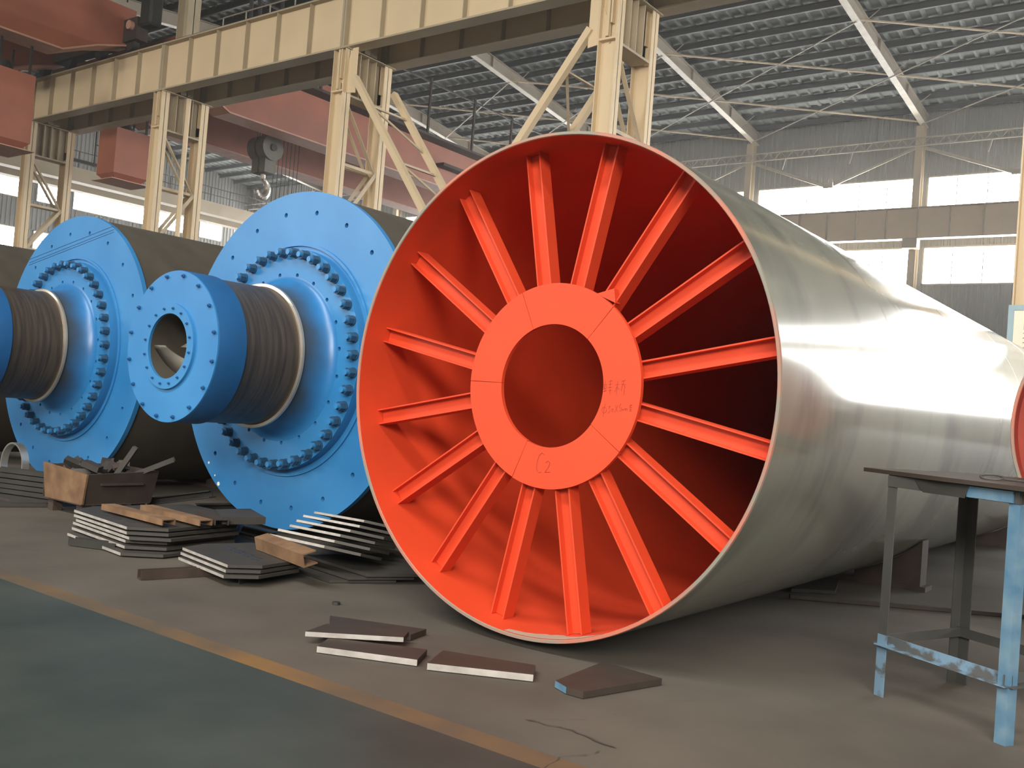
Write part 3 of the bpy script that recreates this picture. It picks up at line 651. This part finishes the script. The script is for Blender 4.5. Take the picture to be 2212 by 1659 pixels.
# ------------------------------------------------------------------ ball mills
def mill(cx, label):
    cz, R, y0 = 1.70, 1.65, 6.24
    t = thing('ball_mill', (cx, y0, cz-R), label, 'mill', 'grinding mills standing side by side')
    MB().lathe([(R-.02, y0+.055), (R-.02, y0+10.6), (.3, y0+10.6)], cx, cz, 128).build('mill_shell', M['shell'], t, smooth=True)
    ep = MB().lathe([(1.05, y0), (R, y0), (R, y0+.055), (1.05, y0+.055)], cx, cz, 128, True).build('end_plate', M['blue'], t, smooth=True)
    hf = MB().lathe([(.66, y0-.10), (1.075, y0-.10), (1.075, y0+.05), (.66, y0+.05)], cx, cz, 128, True).build('hub_flange', M['blue'], t, smooth=True)
    k1 = MB(); k2 = MB(); off = world_loc(t)
    for k in range(20):
        a = math.radians(8.6+18*k); x, z = cx+1.445*math.cos(a), cz+1.445*math.sin(a); k1.cyl((x, y0-.1, z), (x, y0+.035, z), .024, 14)
        a = math.radians(7.9+18*k); x, z = cx+.818*math.cos(a), cz+.818*math.sin(a); k2.cyl((x, y0-.2, z), (x, y0-.04, z), .020, 14)
    boolean_holes(ep, k1); boolean_holes(hf, k2)
    MB().lathe([(1.112, y0), (1.112, y0-.018), (1.140, y0-.018), (1.140, y0)], cx, cz, 128).build('lip_ring', M['blue'], t, smooth=True)
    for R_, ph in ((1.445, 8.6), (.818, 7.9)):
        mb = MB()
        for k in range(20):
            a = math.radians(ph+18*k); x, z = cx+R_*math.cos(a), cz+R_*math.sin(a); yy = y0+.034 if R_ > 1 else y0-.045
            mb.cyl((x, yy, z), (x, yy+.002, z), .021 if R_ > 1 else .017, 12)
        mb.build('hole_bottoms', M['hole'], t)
    # neck: flowing from the hub flange to the journal
    pr = [(.668, y0-.40)]
    for i in range(0, 13):
        a = PI/2*i/12; pr.append((.668+.135*(1-math.cos(a)), y0-.385+.285*math.sin(a)))
    MB().lathe(pr, cx, cz, 96).build('trunnion_neck', M['neck'], t, smooth=True)
    MB().lathe([(.655, y0-.42), (.682, y0-.415), (.686, y0-.395), (.668, y0-.385)], cx, cz, 96).build('journal_collar', M['bright'], t, smooth=True)
    MB().lathe([(.655, y0-1.02), (.648, y0-1.0), (.648, y0-.43), (.655, y0-.42)], cx, cz, 96).build('trunnion_journal', M['journal'], t, smooth=True)
    MB().lathe([(.664, y0-1.30), (.667, y0-1.295), (.667, y0-1.02), (.655, y0-1.02)], cx, cz, 96).build('trunnion_end_band', M['blue_dark'], t, smooth=True)
    ec = MB().lathe([(.355, y0-1.31), (.662, y0-1.31), (.664, y0-1.30), (.355, y0-1.30)], cx, cz, 96, True).build('end_cover', M['blue'], t, smooth=True)
    MB().lathe([(.285, y0-1.335), (.375, y0-1.335), (.378, y0-1.31), (.285, y0-1.31)], cx-.018, cz, 72, True).build('inlet_ring', M['blue'], t, smooth=True)
    MB().lathe([(.286, y0-1.33), (.30, y0+.2), (0, y0+.2)], cx-.018, cz, 72).build('inlet_tube', M['shell'], t, smooth=True)
    for s in (0, 1):                                          # spiral blades inside the inlet
        mb = MB(); n = 60
        for i in range(n+1):
            a = s*PI+2.2*PI*i/n; y = y0-1.28+1.3*i/n
            for r in (.292, .12): mb.v.append(Vector((cx-.018+r*math.cos(a), y, cz+r*math.sin(a))))
            if i: mb.f.append([2*i-2, 2*i, 2*i+1, 2*i-1])
        sp = mb.build('feed_spiral', M['cast'], t, smooth=True)
        md = sp.modifiers.new('s', 'SOLIDIFY'); md.thickness = .012
    # bolts
    bm_ = MB().cyl((0, 0, 0), (0, -.012, 0), .050, 20).cyl((0, -.012, 0), (0, -.076, 0), .045, 6).cyl((0, -.076, 0), (0, -.108, 0), .027, 14)
    me0 = None
    for k in range(40):
        a = math.radians(3.4+9*k)
        if me0 is None:
            o = bm_.build('hub_bolt', M['nut'], origin=(0, 0, 0)); me0 = o.data; me0.materials.append(M['blue'])
            for p_ in me0.polygons:
                if p_.center.y < -.077: p_.material_index = 1
        else:
            o = bpy.data.objects.new('hub_bolt', me0); COL.objects.link(o)
        o.parent = t; o.location = Vector((cx+1.025*math.cos(a), y0-.10, cz+1.025*math.sin(a)))-off; o.rotation_euler = (0, -a, 0)
    for R_, n_, ph, rr, yy, nm, dx in ((.622, 16, 12.2, .017, y0-1.31, 'cover_bolt', 0), (.332, 16, 14, .011, y0-1.335, 'ring_bolt', -.018)):
        me1 = None
        for k in range(n_):
            a = math.radians(ph+360/n_*k)
            if me1 is None:
                o = MB().cyl((0, 0, 0), (0, -rr*1.2, 0), rr, 6).cyl((0, -rr*1.2, 0), (0, -rr*1.9, 0), rr*.5, 8).build(nm, M['blue_dark'], origin=(0, 0, 0)); me1 = o.data
            else: o = bpy.data.objects.new(nm, me1); COL.objects.link(o)
            o.parent = t; o.location = Vector((cx+dx+R_*math.cos(a), yy, cz+R_*math.sin(a)))-off; o.rotation_euler = (0, -a, 0)
    return t
m1 = mill(-7.44, 'blue faced mill beside the orange drum, its open inlet in full view')
m2 = copy_tree(m1); m2.location.x += -11.575+7.44; m2.location.y += .02
m2['label'] = 'blue faced mill further left, its trunnion cut by the left edge of the photo'
m3 = copy_tree(m1); m3.location.x += -15.72+7.44; m3['label'] = 'dark shell of a third mill, only a strip seen at the left edge'
# scribed weld lines on the upper face of the left mill head
for k, dz in enumerate((0, -.045, -.075)):
    MB().bar((-12.76, 6.2585, 2.845+dz), (-10.80, 6.2585, 3.19+dz), .003, .007).build('scribed_line', M['blue_dark'], m2)
for (x, z, r) in ((-8.37, .38, .022), (-8.56, .58, .014), (-8.44, .46, .010)):
    MB().cyl((x, 6.2395, z), (x, 6.237, z), r, 7).build('paint_chip', M['board'], m1)
# cradles under mills and drum
for cx, R, ys, lab in ((-7.44, 1.65, (8.2, 14.0), 'front blue mill'), (-11.575, 1.65, (8.2, 14.0), 'left blue mill'), (-3.32, 1.5, (9.6, 15.0), 'spoked drum')):
    for i, y in enumerate(ys):
        t = thing('timber_cradle', (cx, y, 0), 'low dark cradle beam under the %s, %s' % (lab, 'its nearer one' if i == 0 else 'its farther one'), 'cradle')
        MB().box(cx-1.1, cx+1.1, y-.12, y+.12, 0, .045).build('sill_beam', M['rust_dark'], t)
        for s in (-1, 1):
            xs_ = [.45+.1*q for q in range(7)]; zc = lambda u: .05+R-math.sqrt(R*R-u*u)-.012
            out = [(cx+s*u, zc(u)) for u in xs_]+[(cx+s*1.05, .045), (cx+s*.45, .045)]; n = len(out)
            MB().add([(x, y-.11, z) for x, z in out]+[(x, y+.11, z) for x, z in out], [(q, (q+1) % n, (q+1) % n+n, q+n) for q in range(n)]+[tuple(range(n))[::-1], tuple(range(n, 2*n))]).build('wedge_block', M['rust_dark'], t)

# ------------------------------------------------------------------ scrap plates and sections on the floor
def plate(poly, z0, th, m, label, group=None, front=None, name='steel_plate', tilt=None, cat='plate', fm='edge', slots=()):
    t = None
    mb = MB().prism(poly, z0, z0+th)
    fr = None
    if front is not None:
        a, b = Vector((*poly[front], 0)), Vector((*poly[(front+1) % len(poly)], 0)); d = (b-a).normalized(); n_ = Vector((d.y, -d.x, 0))*.002
        fr = MB().add([a+n_+Vector((0, 0, z0+.001)), b+n_+Vector((0, 0, z0+.001)), b+n_+Vector((0, 0, z0+th-.001)), a+n_+Vector((0, 0, z0+th-.001)),
                       a-n_+Vector((0, 0, z0+.001)), b-n_+Vector((0, 0, z0+.001)), b-n_+Vector((0, 0, z0+th-.001)), a-n_+Vector((0, 0, z0+th-.001))],
                      [(0,1,2,3), (7,6,5,4), (0,4,5,1), (1,5,6,2), (2,6,7,3), (3,7,4,0)])
    if tilt:
        mb.xform(tilt)
        if fr: fr.xform(tilt)
    o = mb.build(name, m); tag(o, label, cat, group)
    if fr: tag(fr.build('cut_edge', M[fm], o), 'bright torch-cut edge' if fm == 'edge' else 'blue painted edge')
    for (x0, x1, y0, y1) in slots: MB().box(x0, x1, y0, y1, z0+th-.001, z0+th+.002).build('slot_hole', M['hole'], o)
    return o
# five loose plates in front of the drum
plate([(-3.90, 3.63), (-3.39, 3.87), (-3.50, 4.07), (-4.00, 3.81)], .004, .034, M['brownplate'], 'brown plate with whitish edge, nearest of the three left of the drum foot', front=0)
plate([(-4.09, 3.71), (-3.68, 4.07), (-3.76, 4.20), (-4.16, 3.93)], .040, .028, M['brownplate'], 'brown plate overlapping the pale-edged one, middle of the three at the left', front=0)
plate([(-4.17, 3.98), (-3.78, 4.24), (-3.82, 4.42), (-4.40, 4.18)], .004, .034, M['brownplate'], 'brown plate farthest back of the three at left of the drum foot')
plate([(-3.31, 3.86), (-2.83, 4.14), (-2.93, 4.30), (-3.43, 4.12)], .004, .036, M['brownplate'], 'flat brown plate with long whitish edge before the drum bottom', front=0)
plate([(-2.70, 4.15), (-2.60, 4.10), (-2.50, 4.10), (-2.36, 4.65), (-2.74, 4.68)], .004, .034, M['brownplate'], 'brown plate with a light blue curved edge, rightmost on the floor', front=0, fm='skyblue')
MB_2 = MB().add([(-2.601, 4.098, .005), (-2.499, 4.098, .005), (-2.499, 4.098, .037), (-2.601, 4.098, .037)], [(0, 1, 2, 3)])
tag(MB().cyl((-4.74, 4.55, .002), (-4.74, 4.55, .018), .028, 7).build('steel_nut', M['dark']), 'small round piece of metal alone on the floor', 'scrap')
# stack A (left)
PA = [(-8.05, 4.53), (-7.0, 4.39), (-6.78, 4.62), (-6.88, 5.35), (-7.3, 5.72), (-8.1, 5.72), (-8.2, 4.8)]
for k in range(6):
    dx, dy = [(0.10, -.10), (.02, -.02), (-.04, .02), (0.04, 0), (.0, 0), (-.02, .01)][k]
    lab = ['topmost', 'second from top', 'third from top', 'fourth from top', 'second from bottom', 'bottom'][5-k]
    plate([(x+dx, y+dy) for x, y in PA], .012+.036*k, .024, M['plate'], 'grey steel plate in the left stack, ' + lab, 'plates of the left stack', front=0,
          slots=[(-7.72+.2*i, -7.60+.2*i, 4.56-.005*i, 4.60-.005*i) for i in range(3)] if k == 5 else ())
for i, (p, q) in enumerate((((-7.85, 4.72), (-6.85, 4.66)), ((-7.7, 5.0), (-6.72, 4.92)), ((-7.3, 5.3), (-6.7, 5.06)))):
    z = .236
    o = MB().channel((p[0], p[1], z+.026), (q[0], q[1], z+.026), .12, .05, .01, up=(0, 0, -1)).build('steel_channel', M['rust'] if i < 2 else M['brownplate'])
    tag(o, ['rust orange channel on the left stack, nearest the camera', 'rust orange channel on the left stack, just behind the nearest one', 'dark brown channel at the right end of the left stack'][i], 'channel')
plate([(-7.2, 5.35), (-6.75, 5.1), (-6.62, 5.45), (-7.15, 5.7)], .236, .06, M['plate'], 'thick grey slab on the right end of the left stack', name='steel_slab', cat='slab')
tag(MB().channel((-7.55, 4.25, .035), (-7.15, 4.42, .035), .09, .06, .008).build('steel_channel', M['dark']), 'short dark channel poking out under the left stack', 'channel')
# stack B (middle) three plates on small tubes
PB = [(-6.35, 4.46), (-5.60, 4.31), (-5.46, 4.50), (-5.52, 4.92), (-5.85, 5.06), (-6.31, 5.08), (-6.42, 4.71)]
for k in range(3):
    plate([(x+[.03, .01, 0][k], y+[-.05, -.02, 0][k]) for x, y in PB], .062+.032*k, .022, M['plate'], 'grey slotted plate in the middle low stack, ' + ['bottom', 'middle', 'topmost with slots showing'][k], 'plates of the middle stack', front=0,
          slots=[(-6.24+.15*i, -6.13+.15*i, 4.76-.035*i, 4.79-.035*i) for i in range(4)]+[(-6.17+.15*i, -6.09+.15*i, 4.70-.035*i, 4.72-.035*i) for i in range(4)] if k == 2 else ())
tag(MB().channel((-6.07, 3.93, .035), (-5.92, 4.60, .035), .075, .065, .008, up=(0, 0, 1)).build('steel_channel', M['rust_dark']), 'long dark brown U channel lying on the floor left of the middle stack', 'channel')
o = MB().section((-5.62, 4.40, .031), (-5.85, 5.0, .031), [(-.035, -.03), (.035, -.03), (.035, .03), (-.035, .03), (-.035, .022), (.027, .022), (.027, -.022), (-.035, -.022)]).build('square_tube', M['dark'])
tag(o, 'small square tube end sticking out under the middle stack', 'tube')
o = MB().channel((-6.00, 4.92, .215), (-5.22, 4.72, .215), .10, .11, .010, up=(0, 1, 0.25)).build('steel_channel', M['rust']); tag(o, 'wide rust orange channel lying across the middle stack', 'channel')
# fan C (behind): plates sliding over each other
for k in range(6):
    yb = 5.05+.17*k; zz = .235+.018*k
    T = Matrix.Translation((-5.75-.09*k, yb, zz)) @ Matrix.Rotation(math.radians(-13), 4, 'X') @ Matrix.Rotation(math.radians([-7, -5, -9, -6, -3, -8][k]), 4, 'Z')
    o = plate([(-.38, 0), (.36, 0), (.55, .2), (.5, .45), (-.1, .55), (-.42, .4)], 0, .022, M['plate'], 'grey plate with bright edge in the fanned pile under the blue mill, %s' % ['nearest', 'second', 'third', 'fourth', 'fifth', 'farthest'][k], 'fanned plates', front=0, tilt=T)
for k in range(3):
    plate([(-6.15+.09*k, 5.15+.1*k), (-5.3+.09*k, 5.0+.1*k), (-5.05+.09*k, 5.45+.1*k), (-5.9+.09*k, 5.9+.1*k)], .004+.028*k, .022, M['plate'],
          'dark plate lying flat below the fanned pile, %s' % ['bottom', 'middle', 'topmost'][k], 'flat plates below the fan')
# scrap bin with offcuts, channels, hoop at far left
t = thing('scrap_bin', (-9.3, 5.5, 0), 'rusty open steel bin with a tan front, full of offcuts', 'bin')
x0, x1, y0_, y1_, zb_, zt_ = -9.68, -8.86, 5.10, 5.85, .13, .46
MB().add([(x0+.03, y0_, zb_), (x1-.08, y0_, zb_), (x1, y0_-.02, zt_-.03), (x0-.02, y0_-.02, zt_+.02), (x0+.03, y0_+.02, zb_), (x1-.08, y0_+.02, zb_), (x1, y0_, zt_-.03), (x0-.02, y0_, zt_+.02)],
         [(0,1,2,3), (7,6,5,4), (0,4,5,1), (1,5,6,2), (2,6,7,3), (3,7,4,0)]).build('front_wall', M['rust'], t)
for nm, q in (('side_wall', [(x1-.1, y0_, zb_), (x1-.1, y1_, zb_), (x1, y1_, zt_), (x1, y0_, zt_-.03)]), ('side_wall', [(x0, y0_, zb_), (x0, y1_, zb_), (x0-.02, y1_, zt_), (x0-.02, y0_, zt_)]), ('rear_wall', [(x0, y1_, zb_), (x1-.1, y1_, zb_), (x1, y1_, zt_), (x0, y1_, zt_)]), ('bin_floor', [(x0, y0_, zb_), (x1-.1, y0_, zb_), (x1-.1, y1_, zb_), (x0, y1_, zb_)])):
    o = MB().add(q, [(0, 1, 2, 3)]).build(nm, M['rust_dark'], t); md = o.modifiers.new('s', 'SOLIDIFY'); md.thickness = .012
for (x, y) in ((x0+.1, y0_+.08), (x1-.18, y0_+.08), (x0+.1, y1_-.08), (x1-.18, y1_-.08)): MB().box(x-.05, x+.05, y-.05, y+.05, 0, zb_).build('bin_foot', M['rust_dark'], t)
MB().bar((x1-.03, y0_+.15, .33), (x1-.03, y1_-.15, .33), .05, .02).build('side_ledge', M['rust_dark'], t)
for k in range(26):
    x, y, z = random.uniform(x0+.1, x1-.12), random.uniform(y0_+.08, y1_-.08), random.uniform(.36, .50)+ (.06 if k < 8 else 0)
    T = Matrix.Translation((x, y, z)) @ Matrix.Rotation(random.uniform(-1, 1), 4, 'X') @ Matrix.Rotation(random.uniform(-1, 1), 4, 'Y') @ Matrix.Rotation(random.uniform(0, 6), 4, 'Z')
    l_, w_, h_ = random.uniform(.04, .13), random.uniform(.03, .06), random.uniform(.01, .03)
    mb = MB()
    if k % 3: mb.box(-l_, l_, -w_, w_, -h_, h_)
    else: mb.prism([(-l_, -w_), (l_, -w_), (l_*.4, w_), (-l_*.7, w_*1.2)], -h_, h_)
    tag(mb.xform(T).build('steel_offcut', random.choice([M['rust_dark'], M['plate'], M['brownplate'], M['dark']])), 'dark steel offcut piled in the rusty bin', 'offcut', 'offcuts in the bin')
for i, (p, q) in enumerate((((-9.05, 5.5, .40), (-8.93, 5.62, .70)), ((-8.98, 5.62, .40), (-8.70, 5.92, .60)))):
    tag(MB().channel(p, q, .08, .05, .01).build('steel_offcut', M['plate']), ['short grey channel piece standing out of the bin, the upright one', 'short grey channel piece leaning out of the right side of the bin'][i], 'offcut')
for k in range(5):
    z = .10+.052*k; dx = .04*(k % 3)
    tag(MB().channel((-10.75+dx, 5.02+.02*k, z), (-9.78, 5.30+.02*k, z), .12, .045, .008).build('steel_channel', M['dark']), 'dark channel in the pile left of the bin, %s' % ['bottom', 'second', 'third', 'fourth', 'topmost'][k], 'channels left of the bin')
plate([(-10.7, 4.85), (-9.9, 4.75), (-9.75, 5.2), (-10.6, 5.35)], .004, .03, M['plate'], 'dark grey plate on the floor under the left channel pile, the lower')
plate([(-10.75, 4.95), (-9.95, 4.9), (-9.8, 5.3), (-10.6, 5.4)], .036, .03, M['plate'], 'dark grey plate on the floor under the left channel pile, the upper')
o = MB().lathe([(.245, 5.60), (.265, 5.60), (.265, 5.68), (.245, 5.68)], -11.42, .275, 48, True).build('steel_hoop', M['bright'], smooth=True); tag(o, 'shiny steel hoop standing on edge at the left edge', 'hoop')
T = Matrix.Translation((-10.05, 5.75, .22)) @ Matrix.Rotation(math.radians(24), 4, 'Y') @ Matrix.Rotation(math.radians(14), 4, 'Z')
tag(MB().box(-.42, .42, -.18, .18, -.01, .01).xform(T).build('bent_sheet', M['rust_dark']), 'brown bent sheet leaning behind the left channel pile', 'sheet')
for i, (p, q) in enumerate((((-9.2, 5.98, .10), (-8.35, 6.16, .28)), ((-8.6, 6.15, .05), (-7.7, 5.98, .10)), ((-9.0, 6.45, .05), (-8.75, 7.4, .06)), ((-8.6, 5.80, .05), (-7.9, 5.83, .05)), ((-7.9, 5.95, .05), (-7.0, 5.9, .05)))):
    tag(MB().ibeam(p, q, .10, .08, .012).build('steel_bar', M['dark']), 'dark beam lying in the shadow between the two mills, %s' % ['the raised one', 'second one', 'leftmost', 'right of centre', 'rightmost'][i], 'bar', 'beams between the mills')
plate([(-3.0, 8.2), (-2.72, 8.5), (-2.9, 9.15), (-3.25, 8.9)], .004, .03, M['plate'], 'thin dark plate on the floor in the shadow of the drum belly')
tag(MB().bar((-2.9, 7.9, .02), (-1.0, 9.2, .02), .05, .03).build('steel_bar', M['brownplate']), 'thin long bar on the dark floor seen between the table legs', 'bar')

# ------------------------------------------------------------------ work table
t = thing('work_table', (-1.0, 5.65, 0), 'tall steel work table with chipped blue legs at the lower right', 'table')
P = [(-1.51, 5.49), (-.80, 5.10), (-.54, 5.81), (-1.25, 6.20)]
hgt = 1.195
def leg_angle(x, y, m, nm='table_leg', sx=1, sy=1, w_=.06, z0=0, z1=hgt):
    u = Vector((P[1][0]-P[0][0], P[1][1]-P[0][1], 0)).normalized(); v = Vector((-u.y, u.x, 0))
    mb = MB(); b = Vector((x, y, 0))
    pts = [(0, 0), (w_*sx, 0), (w_*sx, .006*sy), (.006*sx, .006*sy), (.006*sx, w_*sy), (0, w_*sy)]
    vs = [b+u*a+v*c+Vector((0, 0, z)) for z in (z0, z1) for a, c in pts]
    mb.add(vs, [(i, (i+1) % 6, (i+1) % 6+6, i+6) for i in range(6)]+[(5,4,3,2,1,0), (6,7,8,9,10,11)])
    return mb.build(nm, m, t)
l1 = leg_angle(*P[0], M['leg_dark']); leg_angle(P[0][0]-.002, P[0][1]-.002, M['chip'], 'leg_extension', z1=.33, w_=.064)
l2 = leg_angle(*P[1], M['skyblue'], sx=-1); tag(l2, 'light blue chipped leg')
leg_angle(*P[2], M['leg_dark'], sx=-1, sy=-1); leg_angle(*P[3], M['leg_dark'], sx=1, sy=-1, w_=.075)
for i in range(4):
    a, b = P[i], P[(i+1) % 4]
    MB().bar((a[0], a[1], hgt-.035), (b[0], b[1], hgt-.035), .008, .06).build('top_rail', M['leg_dark'], t)
    MB().angle((a[0], a[1], .30), (b[0], b[1], .30), .055, .006).build('lower_rail', M['chip'] if i == 0 else M['leg_dark'], t)
MB().bar((-1.06, 5.238, hgt-.035), (-.83, 5.108, hgt-.035), .012, .055).build('blue_rail_piece', M['skyblue'], t)
top = [(-1.68, 5.60), (-1.69, 5.68), (-1.62, 5.80), (-1.50, 6.02), (-1.30, 6.45), (-.75, 6.5), (-.35, 6.1), (-.35, 5.2), (-.72, 5.0), (-1.2, 5.28), (-1.52, 5.49)]
MB().prism(top, hgt, hgt+.022).build('table_top', M['brownplate'], t)
MB().add([(-1.36, 5.40, hgt-.001), (-1.05, 5.22, hgt-.001), (-1.07, 5.23, hgt-.07), (-1.30, 5.36, hgt-.07), (-1.36, 5.41, hgt-.001), (-1.05, 5.23, hgt-.001), (-1.07, 5.24, hgt-.07), (-1.30, 5.37, hgt-.07)],
         [(0,1,2,3), (7,6,5,4), (0,4,5,1), (1,5,6,2), (2,6,7,3), (3,7,4,0)]).build('apron_flap', M['dark'], t)
# small ring shackle on the table
o = MB(); n = 20
for i in range(n):
    a0, a1 = 2*PI*i/n, 2*PI*(i+1)/n
    o.cyl((-1.02+.055*math.cos(a0), 5.60+.03*math.sin(a0), hgt+.036+.012*math.sin(a0)), (-1.02+.055*math.cos(a1), 5.60+.03*math.sin(a1), hgt+.036+.012*math.sin(a1)), .006, 6)
o.cyl((-.96, 5.60, hgt+.03), (-.7, 5.5, hgt+.03), .006, 6)
tag(o.build('wire_ring', M['leg_dark'], smooth=True), 'small wire ring lying on the table top near its right end', 'ring')

# ------------------------------------------------------------------ notice board on the right column
t = thing('notice_board', (-1.9, 18.40, 2.0), 'cream notice board with blue frame on the right column', 'sign')
bx0, bx1, bz0, bz1 = -3.26, -.8, 2.0, 3.83
MB().box(bx0+.09, bx1-.09, 18.40, 18.44, bz0+.09, bz1-.09).build('board_panel', M['board'], t)
MB().box(bx0, bx1, 18.38, 18.46, bz1-.09, bz1).box(bx0, bx1, 18.38, 18.46, bz0, bz0+.09).box(bx0, bx0+.09, 18.38, 18.46, bz0+.09, bz1-.09).box(bx1-.09, bx1, 18.38, 18.46, bz0+.09, bz1-.09).build('board_frame', M['board_blue'], t)
def text(body, size, loc, m, parent, nm='lettering'):
    cu = bpy.data.curves.new(nm, 'FONT'); cu.body = body; cu.size = size; cu.align_x = 'CENTER'; cu.extrude = .002
    ob = bpy.data.objects.new('tmp', cu); COL.objects.link(ob); bpy.context.view_layer.update()
    me = bpy.data.meshes.new_from_object(ob.evaluated_get(bpy.context.evaluated_depsgraph_get())); bpy.data.objects.remove(ob)
    me.materials.clear(); me.materials.append(m)
    o = bpy.data.objects.new(nm, me); COL.objects.link(o); o.parent = parent
    o.location = Vector(loc)-world_loc(parent); o.rotation_euler = (PI/2, 0, 0); return o
for ci, col in enumerate(('固本不够于指导', '国家不断于待管', '吊车不得手指挥')):
    for k, ch in enumerate(col): text(ch, .19, (-2.93+.40*ci, 18.395, 3.42-.188*k), M['ink'], t)
